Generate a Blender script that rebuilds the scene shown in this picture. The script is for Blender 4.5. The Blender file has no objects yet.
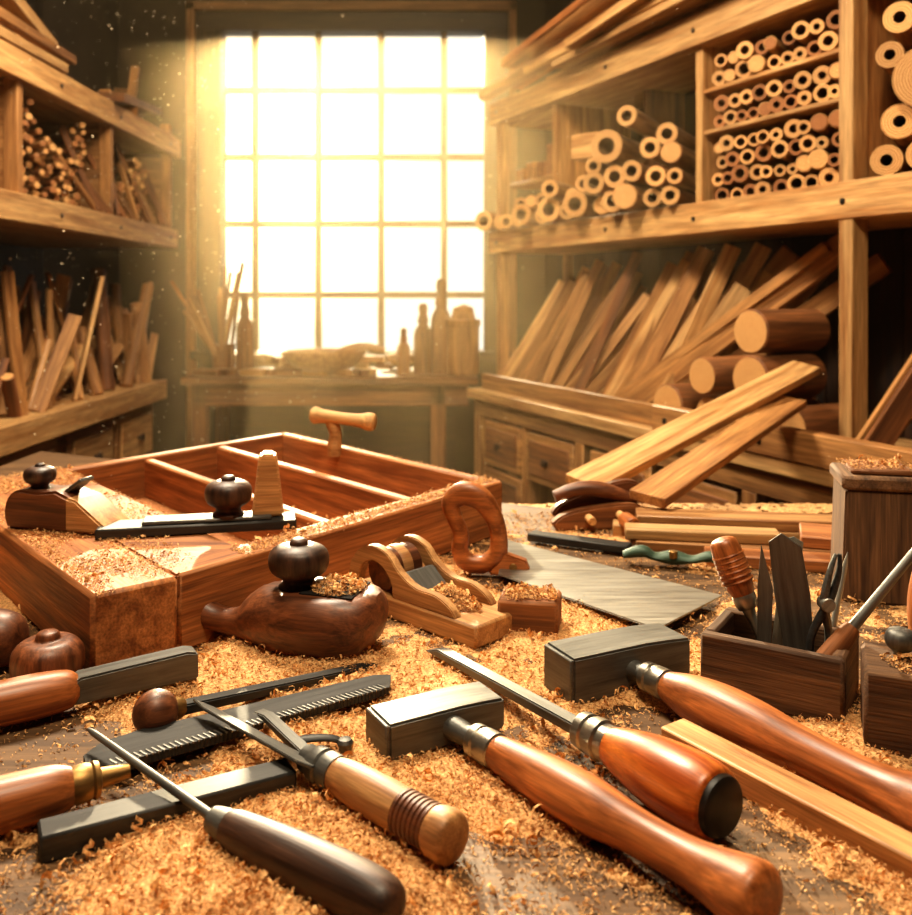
import bpy, bmesh, math, random
import numpy as np
from mathutils import Vector, Matrix, noise
random.seed(7); np.random.seed(7)
Z0=0.9
V3=Vector
# ---------------------------------------------------------------- materials
def s2l(c):
    return tuple(((x/255)/12.92 if x/255<=0.04045 else ((x/255+0.055)/1.055)**2.4) for x in c)+(1,)
def newmat(name):
    m=bpy.data.materials.new(name); m.use_nodes=True
    nt=m.node_tree; b=nt.nodes['Principled BSDF']; return m,nt,b
def N(nt,t,**k):
    n=nt.nodes.new(t)
    for a,v in k.items(): setattr(n,a,v)
    return n
def wood(name,dark,light,rough=.5,scale=1.,bump=.25,coat=0.,fine=.45):
    m,nt,b=newmat(name); L=nt.links.new
    at=N(nt,'ShaderNodeAttribute',attribute_name='gr')
    mp=N(nt,'ShaderNodeMapping'); mp.inputs['Scale'].default_value=(2.2*scale,38*scale,38*scale)
    L(at.outputs['Vector'],mp.inputs['Vector'])
    n1=N(nt,'ShaderNodeTexNoise'); n1.inputs['Scale'].default_value=1; n1.inputs['Detail'].default_value=5; n1.inputs['Distortion'].default_value=.8
    L(mp.outputs[0],n1.inputs['Vector'])
    mp2=N(nt,'ShaderNodeMapping'); mp2.inputs['Scale'].default_value=(10*scale,260*scale,260*scale)
    L(at.outputs['Vector'],mp2.inputs['Vector'])
    n2=N(nt,'ShaderNodeTexNoise'); n2.inputs['Scale'].default_value=1; n2.inputs['Detail'].default_value=3
    L(mp2.outputs[0],n2.inputs['Vector'])
    cr=N(nt,'ShaderNodeValToRGB'); e=cr.color_ramp.elements
    e[0].position=.33; e[0].color=s2l(dark); e[1].position=.66; e[1].color=s2l(light)
    L(n1.outputs['Fac'],cr.inputs['Fac'])
    mr=N(nt,'ShaderNodeMapRange'); mr.inputs['From Min'].default_value=.3; mr.inputs['From Max'].default_value=.7
    mr.inputs['To Min'].default_value=1-fine; mr.inputs['To Max'].default_value=1.1
    L(n2.outputs['Fac'],mr.inputs['Value'])
    t=N(nt,'ShaderNodeAttribute',attribute_name='tint')
    mu=N(nt,'ShaderNodeMath',operation='MULTIPLY'); L(mr.outputs[0],mu.inputs[0]); L(t.outputs['Fac'],mu.inputs[1])
    sc=N(nt,'ShaderNodeVectorMath',operation='SCALE'); L(cr.outputs['Color'],sc.inputs[0]); L(mu.outputs[0],sc.inputs['Scale'])
    L(sc.outputs[0],b.inputs['Base Color'])
    mrr=N(nt,'ShaderNodeMapRange'); mrr.inputs['To Min'].default_value=rough-.08; mrr.inputs['To Max'].default_value=rough+.14; L(n1.outputs['Fac'],mrr.inputs['Value']); L(mrr.outputs[0],b.inputs['Roughness'])
    if coat: b.inputs['Coat Weight'].default_value=coat; b.inputs['Coat Roughness'].default_value=.3
    bp=N(nt,'ShaderNodeBump'); bp.inputs['Strength'].default_value=bump; bp.inputs['Distance'].default_value=.002
    ad=N(nt,'ShaderNodeMath',operation='ADD'); L(n1.outputs['Fac'],ad.inputs[0]); L(n2.outputs['Fac'],ad.inputs[1])
    L(ad.outputs[0],bp.inputs['Height']); L(bp.outputs[0],b.inputs['Normal'])
    return m
def endgrain(name,dark,light):
    m,nt,b=newmat(name); L=nt.links.new
    at=N(nt,'ShaderNodeAttribute',attribute_name='gr')
    mp=N(nt,'ShaderNodeMapping'); mp.inputs['Scale'].default_value=(0,1,1); L(at.outputs['Vector'],mp.inputs['Vector'])
    w=N(nt,'ShaderNodeTexWave',wave_type='RINGS',rings_direction='X'); w.inputs['Scale'].default_value=45; w.inputs['Distortion'].default_value=2.; w.inputs['Detail Scale'].default_value=2
    L(mp.outputs[0],w.inputs['Vector'])
    cr=N(nt,'ShaderNodeValToRGB'); e=cr.color_ramp.elements
    e[0].position=.2; e[0].color=s2l(dark); e[1].position=.8; e[1].color=s2l(light); L(w.outputs['Fac'],cr.inputs['Fac'])
    t=N(nt,'ShaderNodeAttribute',attribute_name='tint')
    sc=N(nt,'ShaderNodeVectorMath',operation='SCALE'); L(cr.outputs['Color'],sc.inputs[0]); L(t.outputs['Fac'],sc.inputs['Scale'])
    L(sc.outputs[0],b.inputs['Base Color']); b.inputs['Roughness'].default_value=.75
    return m
def metal(name,col,rough=.35,met=.9,var=.35,sc_=(8,120,120)):
    m,nt,b=newmat(name); L=nt.links.new
    at=N(nt,'ShaderNodeAttribute',attribute_name='gr')
    mp=N(nt,'ShaderNodeMapping'); mp.inputs['Scale'].default_value=sc_; L(at.outputs['Vector'],mp.inputs['Vector'])
    n1=N(nt,'ShaderNodeTexNoise'); n1.inputs['Scale'].default_value=1; n1.inputs['Detail'].default_value=8; n1.inputs['Roughness'].default_value=.7; L(mp.outputs[0],n1.inputs['Vector'])
    mr=N(nt,'ShaderNodeMapRange'); mr.inputs['From Min'].default_value=.3; mr.inputs['From Max'].default_value=.7
    mr.inputs['To Min'].default_value=1-var; mr.inputs['To Max'].default_value=1.2; L(n1.outputs['Fac'],mr.inputs['Value'])
    sc=N(nt,'ShaderNodeVectorMath',operation='SCALE'); sc.inputs[0].default_value=s2l(col)[:3]; L(mr.outputs[0],sc.inputs['Scale'])
    L(sc.outputs[0],b.inputs['Base Color']); b.inputs['Metallic'].default_value=met
    mr2=N(nt,'ShaderNodeMapRange'); mr2.inputs['To Min'].default_value=rough-.1; mr2.inputs['To Max'].default_value=rough+.2; L(n1.outputs['Fac'],mr2.inputs['Value'])
    L(mr2.outputs[0],b.inputs['Roughness'])
    bp=N(nt,'ShaderNodeBump'); bp.inputs['Strength'].default_value=.3; bp.inputs['Distance'].default_value=.001; L(n1.outputs['Fac'],bp.inputs['Height']); L(bp.outputs[0],b.inputs['Normal'])
    return m
def plain(name,col,rough=.8,col2=None,scale=6):
    m,nt,b=newmat(name); L=nt.links.new
    n1=N(nt,'ShaderNodeTexNoise'); n1.inputs['Scale'].default_value=scale; n1.inputs['Detail'].default_value=8
    tc=N(nt,'ShaderNodeTexCoord'); L(tc.outputs['Object'],n1.inputs['Vector'])
    cr=N(nt,'ShaderNodeValToRGB'); e=cr.color_ramp.elements
    e[0].position=.3; e[0].color=s2l(col2 or tuple(c*.75 for c in col)); e[1].position=.7; e[1].color=s2l(col); L(n1.outputs['Fac'],cr.inputs['Fac'])
    L(cr.outputs['Color'],b.inputs['Base Color']); b.inputs['Roughness'].default_value=rough
    return m
def dustmat(name):
    m,nt,b=newmat(name); L=nt.links.new
    tc=N(nt,'ShaderNodeTexCoord')
    n1=N(nt,'ShaderNodeTexNoise'); n1.inputs['Scale'].default_value=330; n1.inputs['Detail'].default_value=5; L(tc.outputs['Object'],n1.inputs['Vector'])
    cr=N(nt,'ShaderNodeValToRGB'); e=cr.color_ramp.elements
    e[0].position=.3; e[0].color=s2l((172,112,60)); e[1].position=.62; e[1].color=s2l((246,198,136)); L(n1.outputs['Fac'],cr.inputs['Fac'])
    t=N(nt,'ShaderNodeAttribute',attribute_name='tint')
    sc=N(nt,'ShaderNodeVectorMath',operation='SCALE'); L(cr.outputs['Color'],sc.inputs[0]); L(t.outputs['Fac'],sc.inputs['Scale'])
    L(sc.outputs[0],b.inputs['Base Color']); b.inputs['Roughness'].default_value=.9
    bp=N(nt,'ShaderNodeBump'); bp.inputs['Strength'].default_value=.8; bp.inputs['Distance'].default_value=.002; L(n1.outputs['Fac'],bp.inputs['Height']); L(bp.outputs[0],b.inputs['Normal'])
    return m
W_pine=wood('pine_wood',(170,118,66),(224,178,118),.65)
W_oak=wood('oak_wood',(134,86,44),(198,144,86),.65)
W_mid=wood('brown_wood',(100,60,30),(160,102,56),.65)
W_tray=wood('tray_wood',(142,84,42),(204,134,76),.6,1.2)
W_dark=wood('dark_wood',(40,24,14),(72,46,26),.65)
W_bench=wood('bench_wood',(88,62,38),(150,114,76),.6,.8)
W_wal=wood('walnut_tool_wood',(80,44,24),(144,86,50),.46,2.,.1,.15,.35)
W_dwal=wood('dark_walnut_tool_wood',(44,28,20),(92,62,44),.46,2.,.1,.12,.35)
W_or=wood('orange_varnished_wood',(168,80,28),(222,130,52),.36,2.,.06,.35,.3)
W_or2=wood('brown_varnished_wood',(134,74,34),(200,122,64),.42,2.,.08,.22,.35)
W_tan=wood('tan_tool_wood',(164,112,66),(216,164,106),.5,2.,.08,.1,.35)
W_blk=wood('rough_block_wood',(88,62,42),(138,102,70),.8,1.6,.5)
EG=endgrain('end_grain',(170,114,62),(226,178,116))
EGd=endgrain('end_grain_brown',(120,74,38),(172,114,64))
M_st=metal('steel',(172,170,162),.38,.85)
M_dk=metal('dark_steel',(120,119,114),.47,.75,.5)
M_bl=metal('blackened_steel',(78,77,75),.5,.7,.5)
M_fe=metal('ferrule_steel',(166,160,148),.32,.95,.25)
M_br=metal('brass',(160,126,78),.4,.9,.3)
M_gr=metal('green_painted_metal',(70,92,76),.5,.2)
P_wall=plain('wall_plaster',(72,56,38),.9,(42,31,21),3)
P_shade=plain('painted_recess_shade',(24,16,10),.9)  # near-black colour standing in for shade inside the plane's opening
P_dust=dustmat('sawdust')
P_mote=plain('dust_mote',(255,238,205),.9,(255,232,195))
P_rub=plain('end_cap_black',(34,28,22),.45)
# ---------------------------------------------------------------- mesh builder
def fr(o,d,up=(0,0,1)):
    X=V3(d).normalized(); up=V3(up)
    if abs(X.dot(up))>.99: up=V3((1,0,0))
    Y=up.cross(X).normalized(); Z=X.cross(Y)
    M=Matrix((X,Y,Z)).transposed().to_4x4(); M.translation=V3(o); return M
def T(x,y,z): return Matrix.Translation((x,y,z))
def R(a,ax): return Matrix.Rotation(math.radians(a),4,ax)
def crm(pts,k=4,closed=False):
    pts=[tuple(p) for p in pts]; n=len(pts); out=[]
    rng=range(n if closed else n-1)
    for i in rng:
        if closed: p=[pts[(i+j-1)%n] for j in range(4)]
        else: p=[pts[max(0,min(n-1,i+j-1))] for j in range(4)]
        for s in range(k):
            t=s/k; out.append(tuple(.5*((2*b)+(-a+c)*t+(2*a-5*b+4*c-d)*t*t+(-a+3*b-3*c+d)*t**3) for a,b,c,d in zip(*p)))
    if not closed: out.append(pts[-1])
    return out
class MB:
    def __init__(s,name,W=None):
        s.name=name; s.V=[]; s.F=[]; s.I=[]; s.G=[]; s.T=[]; s.mats=[]; s.W=W or Matrix.Identity(4)
    def raw(s,vs,fs,mat,M=None,tint=None,ax=0,go=None):
        M=s.W@(M or Matrix.Identity(4)); off=len(s.V)
        if mat not in s.mats: s.mats.append(mat)
        mi=s.mats.index(mat)
        if tint is None: tint=random.uniform(.75,1.15)
        if go is None: go=(random.uniform(-9,9),random.uniform(-3,3),random.uniform(-3,3))
        for v in vs:
            v=V3(v); s.V.append(M@v)
            g=(v[ax],v[(ax+1)%3],v[(ax+2)%3]); s.G.append((g[0]+go[0],g[1]+go[1],g[2]+go[2])); s.T.append(tint)
        for f in fs: s.F.append([i+off for i in f]); s.I.append(mi)
    def box(s,sx,sy,sz,M,mat,bev=.003,tint=None,ax=None):
        if ax is None: ax=[sx,sy,sz].index(max(sx,sy,sz))
        bm=bmesh.new(); bmesh.ops.create_cube(bm,size=1)
        for v in bm.verts: v.co=V3((v.co.x*sx,v.co.y*sy,v.co.z*sz))
        if bev: bmesh.ops.bevel(bm,geom=bm.edges[:],offset=min(bev,min(sx,sy,sz)*.3),segments=1,affect='EDGES')
        bm.verts.index_update()
        s.raw([v.co.copy() for v in bm.verts],[[v.index for v in f.verts] for f in bm.faces],mat,M,tint,ax); bm.free()
    def bx(s,x0,x1,y0,y1,z0,z1,mat,bev=.003,tint=None,ax=None):
        s.box(x1-x0,y1-y0,z1-z0,T((x0+x1)/2,(y0+y1)/2,(z0+z1)/2),mat,bev,tint,ax)
    def stick(s,p0,p1,w,t,mat,roll=0,bev=.002,tint=None):
        p0=V3(p0);p1=V3(p1)
        s.box((p1-p0).length,w,t,fr((p0+p1)/2,p1-p0)@R(roll,'X'),mat,bev,tint,0)
    def lathe(s,prof,M,mat,n=24,sy=1,sz=1,tint=None,capmat=None,post=None,cen=False):
        vs=[];fs=[];
        for (x,r) in prof:
            for j in range(n):
                a=2*math.pi*j/n; v=V3((x,r*math.cos(a)*sy,r*math.sin(a)*sz)); vs.append(post(v) if post else v)
        for i in range(len(prof)-1):
            for j in range(n):
                k=(j+1)%n; fs.append([i*n+j,(i+1)*n+j,(i+1)*n+k,i*n+k][::-1])
        if tint is None: tint=random.uniform(.85,1.12)
        go=(random.uniform(-9,9),0,0) if cen else None
        s.raw(vs,fs,mat,M,tint,0,go)
        cm=capmat or mat; m=len(prof)-1
        if prof[0][1]>1e-5: s.raw(vs[:n],[list(range(n))],cm,M,tint,0,(0,0,0))
        if prof[-1][1]>1e-5: s.raw(vs[m*n:],[list(range(n))[::-1]],cm,M,tint,0,(0,0,0))
    def cyl(s,p0,p1,r,mat,n=14,r2=None,cap=None,tint=None):
        p0=V3(p0);p1=V3(p1);L=(p1-p0).length; r2=r if r2 is None else r2; b=min(r*.12,.003)
        s.lathe([(0,r-b),(b,r),(L-b,r2),(L,r2-b)],fr(p0,p1-p0),mat,n,capmat=cap,tint=tint)
    def pipe(s,p0,p1,ro,ri,mat,cap,n=18,tint=None):
        p0=V3(p0);p1=V3(p1);L=(p1-p0).length; M=fr(p0,p1-p0)
        if tint is None: tint=random.uniform(.7,1.15)
        def ring(x,r): return [V3((x,r*math.cos(2*math.pi*j/n),r*math.sin(2*math.pi*j/n))) for j in range(n)]
        q=lambda a,b:[[a*n+j,a*n+(j+1)%n,b*n+(j+1)%n,b*n+j] for j in range(n)]
        s.raw(ring(0,ro)+ring(L,ro),q(0,1),mat,M,tint,0)
        s.raw(ring(0,ri)+ring(0,ro),q(0,1),cap,M,tint,0,(0,0,0))
        s.raw(ring(L,ro)+ring(L,ri),q(0,1),cap,M,tint,0,(0,0,0))
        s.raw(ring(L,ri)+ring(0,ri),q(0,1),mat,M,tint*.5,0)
    def tube(s,path,M,mat,n=16,side=(0,1,0),closed=False,post=None,tint=None):
        S=V3(side); m=len(path); vs=[];fs=[]
        P=[V3(p[:3]) for p in path]
        for i in range(m):
            a=P[(i-1)%m] if (closed or i>0) else P[i]; b=P[(i+1)%m] if (closed or i<m-1) else P[i]
            t=(b-a).normalized(); B=t.cross(S).normalized()
            for j in range(n):
                an=2*math.pi*j/n; v=P[i]+S*math.cos(an)*path[i][3]+B*math.sin(an)*path[i][4]; vs.append(post(v) if post else v)
        for i in range(m if closed else m-1):
            k=(i+1)%m
            for j in range(n):
                l=(j+1)%n; fs.append([i*n+j,i*n+l,k*n+l,k*n+j])
        if not closed: fs.append(list(range(n))[::-1]); fs.append([(m-1)*n+j for j in range(n)])
        s.raw(vs,fs,mat,M,tint,0)
    def prism(s,pts,y0,y1,M,mat,bev=.002,tint=None,ax=0):
        bm=bmesh.new(); a=[bm.verts.new((p[0],y0,p[1])) for p in pts]; f=bm.faces.new(a)
        r=bmesh.ops.extrude_face_region(bm,geom=[f]); 
        for g in r['geom']:
            if isinstance(g,bmesh.types.BMVert): g.co.y=y1
        bmesh.ops.recalc_face_normals(bm,faces=bm.faces[:])
        if bev: bmesh.ops.bevel(bm,geom=[e for e in bm.edges if len(e.link_faces)==2 and e.calc_face_angle(0)>.9],offset=bev,segments=2,affect='EDGES')
        bmesh.ops.triangulate(bm,faces=[f for f in bm.faces if len(f.verts)>4])
        bm.verts.index_update()
        s.raw([v.co.copy() for v in bm.verts],[[v.index for v in f.verts] for f in bm.faces],mat,M,tint,ax); bm.free()
    def slab(s,poly,z0,z1,mat,M=None,bev=.003,tint=None,ax=0):
        s.prism([(p[0],-p[1]) for p in poly],z0,z1,(M or Matrix.Identity(4))@R(90,'X'),mat,bev,tint,ax)
    def done(s,sharp=38):
        me=bpy.data.meshes.new(s.name); V=s.V
        c=V3(((min(v.x for v in V)+max(v.x for v in V))/2,(min(v.y for v in V)+max(v.y for v in V))/2,min(v.z for v in V)))
        me.from_pydata([tuple(v-c) for v in V],[],s.F)
        for m in s.mats: me.materials.append(m)
        me.polygons.foreach_set('material_index',s.I)
        me.polygons.foreach_set('use_smooth',[True]*len(s.F))
        a=me.attributes.new('gr','FLOAT_VECTOR','POINT'); a.data.foreach_set('vector',[x for g in s.G for x in g])
        a=me.attributes.new('tint','FLOAT','POINT'); a.data.foreach_set('value',s.T)
        me.update(); bm=bmesh.new(); bm.from_mesh(me); bmesh.ops.recalc_face_normals(bm,faces=bm.faces[:]); bm.to_mesh(me); bm.free()
        me.set_sharp_from_angle(angle=math.radians(sharp))
        o=bpy.data.objects.new(s.name,me); o.location=c; bpy.context.scene.collection.objects.link(o); return o
U=random.uniform
# ---------------------------------------------------------------- room
b=MB('floor'); 
for i in range(28): b.bx(-2.4+i*.22,-2.4+i*.22+.216,-1.6,6.2,-.05,0,W_dark,.004)
b.done()
b=MB('ceiling'); b.bx(-2.4,3.8,-1.6,6.2,3.6,3.65,W_dark,0); b.done()
b=MB('wall_left'); b.bx(-2.35,-2.25,-1.6,6.2,0,3.6,P_wall,0); b.done()
b=MB('wall_rear'); b.bx(-2.35,3.75,-1.7,-1.6,0,3.6,P_wall,0); b.done()
b=MB('wall_right'); b.stick((.62,6.05,1.8),(3.68,-1.6,1.8),.08,3.6,P_wall,0,0); b.done()
b=MB('wall_back')
b.bx(-2.3,-1.58,6,6.12,0,3.6,P_wall,0); b.bx(.21,.8,6,6.12,0,3.6,P_wall,0); b.bx(-1.58,.21,6,6.12,3.13,3.6,P_wall,0); b.bx(-1.58,.21,6,6.12,0,.98,P_wall,0)
b.done()
b=MB('window_1')
wf=wood('window_frame_wood',(50,34,20),(84,58,32),.5)
wm=wood('muntin_wood',(84,58,30),(120,84,44),.5)
b.bx(-1.72,-1.56,5.95,6.0,.9,3.22,wf); b.bx(.19,.34,5.95,6.0,.9,3.22,wf); b.bx(-1.72,.34,5.94,6.0,3.10,3.22,wf); b.bx(-1.74,.36,5.88,6.0,.93,.98,wf)
b.bx(-1.59,-1.555,5.96,6.1,.98,3.13,wf); b.bx(.185,.215,5.96,6.1,.98,3.13,wf); b.bx(-1.58,.21,5.96,6.1,3.1,3.135,wf)
for u in (255,318,381,444): x=(u-456)/150; b.bx(x-.021,x+.021,6.0,6.035,.98,3.12,wm)
for v in (90,157,224,295): z=1.35+(295-v)/150; b.bx(-1.57,.2,6.005,6.03,z-.021,z+.021,wm)
b.done()
b=MB('trim_1')
b.bx(-1.78,-1.73,5.93,6,.0,3.28,W_oak); b.bx(.35,.4,5.93,6,.0,3.28,W_oak); b.bx(-1.78,.4,5.93,6,3.23,3.29,W_oak); b.done()
# ---------------------------------------------------------------- bench
b=MB('workbench')
b.slab([(-1.2,.3),(1.25,.3),(1.25,1.38),(-1.2,2.6)],Z0-.07,Z0,W_bench,None,.004)
for x,y in ((-1.05,.45),(1.1,.45),(1.1,1.3),(-1.05,2.35)): b.bx(x-.05,x+.05,y-.05,y+.05,0,Z0-.07,W_mid)
b.stick((-1.05,.45,.2),(1.1,.45,.2),.06,.08,W_mid); b.stick((-1.05,2.35,.7),(1.1,1.3,.7),.05,.14,W_mid)
b.done()
# ---------------------------------------------------------------- wooden tray on the bench
F=V3((-.351,1.125,0)); A=V3((.43,.575,0)); Bv=V3((-.516,.6,0)); ZT=Z0+.1
C=V3((-.419,1.043,0))
def tp(s,t,z=0): return F+A*s+Bv*t+V3((0,0,z))
b=MB('compartment_tray')
def quad(s0,s1,t0,t1,z0,z1,mat,ax=0,bev=.003):
    q=[tp(s0,t0),tp(s1,t0),tp(s1,t1),tp(s0,t1)]; b.slab([(p.x,p.y) for p in q],z0,z1,mat,None,bev,None,ax)
def wall(s0,t0,s1,t1,w,z0,z1,mat=W_tray):
    p=tp(s0,t0);q=tp(s1,t1); b.stick((p.x,p.y,(z0+z1)/2),(q.x,q.y,(z0+z1)/2),w,z1-z0,mat,0,.004)
quad(0,1,0,1,Z0,Z0+.014,W_tray)
wall(0,.03,1,.02,.05,Z0,ZT); wall(.985,0,.985,1,.026,Z0,ZT); wall(0,.985,1,.985,.026,Z0,ZT)
wall(.70,.03,.70,.98,.024,Z0+.01,ZT-.004); wall(.43,.03,.43,.98,.022,Z0+.01,ZT-.006)
b.slab([(p.x,p.y) for p in (tp(0,0),tp(.17,.0),tp(.17,1),tp(0,1))],ZT-.03,ZT,W_tray,None,.003)
wall(.165,.02,.165,.98,.022,Z0+.01,ZT-.004)
d=Bv*1.06; M4=fr((C+F)/2,Bv); c4=(C+F)/2+d/2
b.box(d.length,(F-C).length,.1,T(c4.x,c4.y,Z0+.05)@M4.to_3x3().to_4x4(),W_tray,.005)
b.done()
b=MB('t_handle_clamp')
c=V3((-.279,2.07,ZT)); b.tube([(0,0,-.02,.016,.016),(0,0,.01,.016,.016),(.002,0,.03,.013,.013),(-.004,0,.055,.016,.016),(-.012,0,.07,.018,.014)],T(*c),W_pine,14)
b.lathe(crm([(0,.012),(.01,.02),(.03,.016),(.08,.014),(.12,.016),(.135,.021),(.15,.019),(.155,.008)],3),fr(c+V3((-.055,-.0,.075)),(1,-.15,-.10)),W_pine,16); b.done()
# ---------------------------------------------------------------- hammers and chisels
def seg(b,p0,p1,prof,mat,n=24,**k):
    p0=V3(p0);p1=V3(p1); b.lathe(prof,fr(p0,p1-p0),mat,n,**k)
def hammer(name,hA,hB,w,h,p0,p1,prof,mat):
    b=MB(name); hA=V3(hA);hB=V3(hB); L=(hB-hA).length; M=fr((hA+hB)/2,hB-hA)
    out=[(-L/2,-h/2),(-L/2,h/2),(-L*.18,h*.5),(L*.12,h*.5),(L*.3,h*.47),(L/2,h*.42),(L/2,-h*.42),(L*.3,-h*.5),(-L*.2,-h/2)]
    b.prism(out,-w/2,w/2,M,M_dk,.0025)
    b.box(.004,w*.94,h*.94,M@T(-L/2-.001,0,0),M_dk,.002)
    p0=V3(p0);p1=V3(p1);D=(p1-p0).length; q=fr(p0,p1-p0)
    b.lathe([(0,.012),(.03,.011),(.036,.010),(.05,.011)],q,M_dk,20)
    b.lathe([(.046,.012),(.048,.0155),(.056,.016),(.058,.0145),(.060,.016),(.070,.0165),(.078,.0165),(.08,.014)],q,M_fe,24)
    b.lathe(crm([(.078+(D-.078)*x,r) for x,r in prof],4),q,mat,28)
    b.done()
hammer('hammer',(-.076,.878,Z0+.022),(.038,.943,Z0+.022),.05,.036,(-.012,.902,Z0+.022),(.217,.623,Z0+.026),[(0,.0145),(.04,.0165),(.15,.0195),(.28,.0225),(.42,.0225),(.56,.018),(.68,.0165),(.8,.0185),(.92,.0245),(.965,.026),(.988,.023),(1,.014),(1,.0)],W_or2)
hammer('hammer',(.115,1.005,Z0+.027),(.262,1.078,Z0+.027),.058,.052,(.185,1.04,Z0+.027),(.398,.715,Z0+.028),[(0,.0145),(.04,.018),(.13,.024),(.26,.0275),(.4,.026),(.55,.021),(.7,.0195),(.82,.0215),(.93,.0285),(.97,.029),(.99,.025),(1,.012),(1,.0)],W_or2)
b=MB('wood_chisel')
p0=V3((-.032,1.118,Z0+.014)); p1=V3((.128,.862,Z0+.03)); p2=V3((.222,.728,Z0+.032))
M=fr(p0,p1-p0); L=(p1-p0).length
b.prism([(0,-.004),(.03,.005),(L,.006),(L,-.006)],-.0085,.0085,M,M_dk,.0015)
q=fr(p1,p2-p1); D=(p2-p1).length
b.lathe([(-.012,.011),(-.01,.017),(.0,.018),(.002,.016),(.006,.018),(.018,.019),(.02,.0165),(.03,.017)],q,M_fe,28)
b.lathe(crm([(.028,.016),(.04,.020),(.07,.0265),(.10,.0305),(.13,.0315),(.148,.029),(.152,.025)],4),q,W_or,32)
b.lathe([(.150,.0255),(.157,.0245),(.160,.021),(.161,0)],q,P_rub,32)
b.done()
b=MB('carving_gouge')
p0=V3((-.198,.902,Z0+.036)); p1=V3((-.13,.822,Z0+.024)); p2=V3((.002,.705,Z0+.021))
b.prism([(0,-.002),(.02,.004),((p1-p0).length,.005),((p1-p0).length,-.005)],-.006,.006,fr(p0,p1-p0),M_dk,.001)
q=fr(p1,p2-p1); D=(p2-p1).length
b.lathe([(-.012,.007),(-.01,.012),(0,.013),(.004,.0155),(.014,.016),(.016,.014),(.02,.016),(.032,.0155)],q,M_dk,24)
b.lathe(crm([(.03,.014),(.05,.017),(.09,.0185),(.115,.018)],4),q,W_tan,28)
pr=[]
for i in range(7):
    x=.115+i*.0051; pr+= [(x,.0172),(x+.001,.0187),(x+.0036,.0187),(x+.0046,.0172)]
b.lathe(pr,q,W_wal,28); b.lathe(crm([(.150,.018),(.156,.0200),(.166,.0205),(.172,.018),(.175,.01),(.176,0)],3),q,W_tan,28)
b.done()
b=MB('marking_knife')
p0=V3((-.272,.93,Z0+.032));p1=V3((-.125,.80,Z0+.030)); b.prism([(0,0),(.03,.007),(.18,.009),(.196,.004),(.19,-.009),(.03,-.006)],-.0015,.0015,fr(p0,p1-p0)@R(75,'X'),M_dk,.0006); b.done()
b=MB('cam_lever')
b.tube(crm([(0,0,0,.006,.003),(.02,0,.004,.006,.003),(.045,0,.003,.005,.003),(.06,0,-.004,.005,.003)],4),fr((-.165,.865,Z0+.018),(1,.1,.02)),M_bl,10)
b.cyl((-.107,.868,Z0),(-.107,.868,Z0+.018),.006,M_dk); b.lathe([(0,.007),(.003,.008),(.006,.006),(.007,0)],fr((-.107,.868,Z0+.016),(0,0,1)),M_dk,18); b.done()
b=MB('bradawl')
p0=V3((-.352,.862,Z0+.034)); p1=V3((-.188,.722,Z0+.026)); p2=V3((-.035,.625,Z0+.02))
seg(b,p0,p1,[(0,.0015),(.01,.003),((p1-p0).length,.0045)],M_dk,12)
q=fr(p1,p2-p1); b.lathe([(-.012,.006),(-.01,.010),(0,.012),(.008,.013)],q,M_dk,20)
b.lathe(crm([(.006,.012),(.02,.0155),(.07,.019),(.12,.0205),(.155,.0195),(.172,.014),(.178,0)],4),q,W_dwal,26); b.done()
b=MB('flat_file'); b.stick((-.335,.722,Z0+.011),(-.150,.822,Z0+.011),.03,.022,M_bl,0,.002); b.done()
b=MB('cabinet_rasp')
p0=V3((-.345,.838,Z0+.012)); p1=V3((-.07,1.005,Z0+.02)); L=(p1-p0).length
M=fr(p0,p1-p0)@R(-90,'X')
out=[(0,-.012),(.02,-.03),(.06,-.034),(L*.95,-.016),(L,-.006),(L*.97,.012)]
k=60
for i in range(k): x=L*.95-(L*.95-.05)*i/k; out+=[(x,.022),(x-.002,.0205)]
out+=[(.03,.026),(0,.012)]
b.prism([(p[0],-p[1]) for p in out],-.004,.004,M,M_bl,0)
for i in range(52):
    x=L*.93-(L*.88)*i/52; b.box(.0016,.012,.002,M@T(x,-.004,-.016)@R(90,'X')@R(20,'Z'),M_st,0)
q=fr((-.318,.79,Z0+.024),(-.8,-.5,0)); 
b.lathe([(-.03,.006),(-.006,.009),(-.004,.015),(0,.016),(.002,.0145),(.006,.016),(.014,.016),(.018,.015)],q,M_br,24)
b.lathe(crm([(.018,.016),(.035,.021),(.08,.023),(.13,.024),(.15,.017),(.155,0)],4),q,W_or2,26); b.done()
b=MB('mortise_chisel')
p0=V3((-.3,1.037,Z0+.028)); p1=V3((-.405,.975,Z0+.026)); 
b.prism([(0,-.016),(-.0,.014),(.012,.017),(.125,.014),(.135,.008),(.135,-.014)],-.013,.013,fr(p0,p1-p0),M_dk,.002)
b.lathe(crm([(0,.014),(.01,.020),(.04,.023),(.09,.023),(.14,.026),(.16,.018),(.165,0)],4),fr(p1+V3((-.004,-.002,0)),(-.8,-.5,0)),W_or2,26); b.done()
b=MB('ball_handled_scraper')
c=V3((-.307,.92,Z0+.023)); d=V3((.217,.15,-.012))
b.lathe([(.023*(1-math.cos(a*math.pi/14)),.023*math.sin(a*math.pi/14)) for a in range(15)],fr(c-d.normalized()*.023,d),W_wal,26)
q=fr(c,d); b.lathe([(.018,.012),(.024,.011),(.03,.008)],q,M_br,18)
b.prism([(.025,-.006),(.025,.005),(.24,.004),(.262,.0),(.262,-.005)],-.008,.008,q,M_bl,.0015); b.done()
b=MB('turned_palm_knob')
q=T(-.468,1.032,Z0+.002)@R(-90,'Y')
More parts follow.
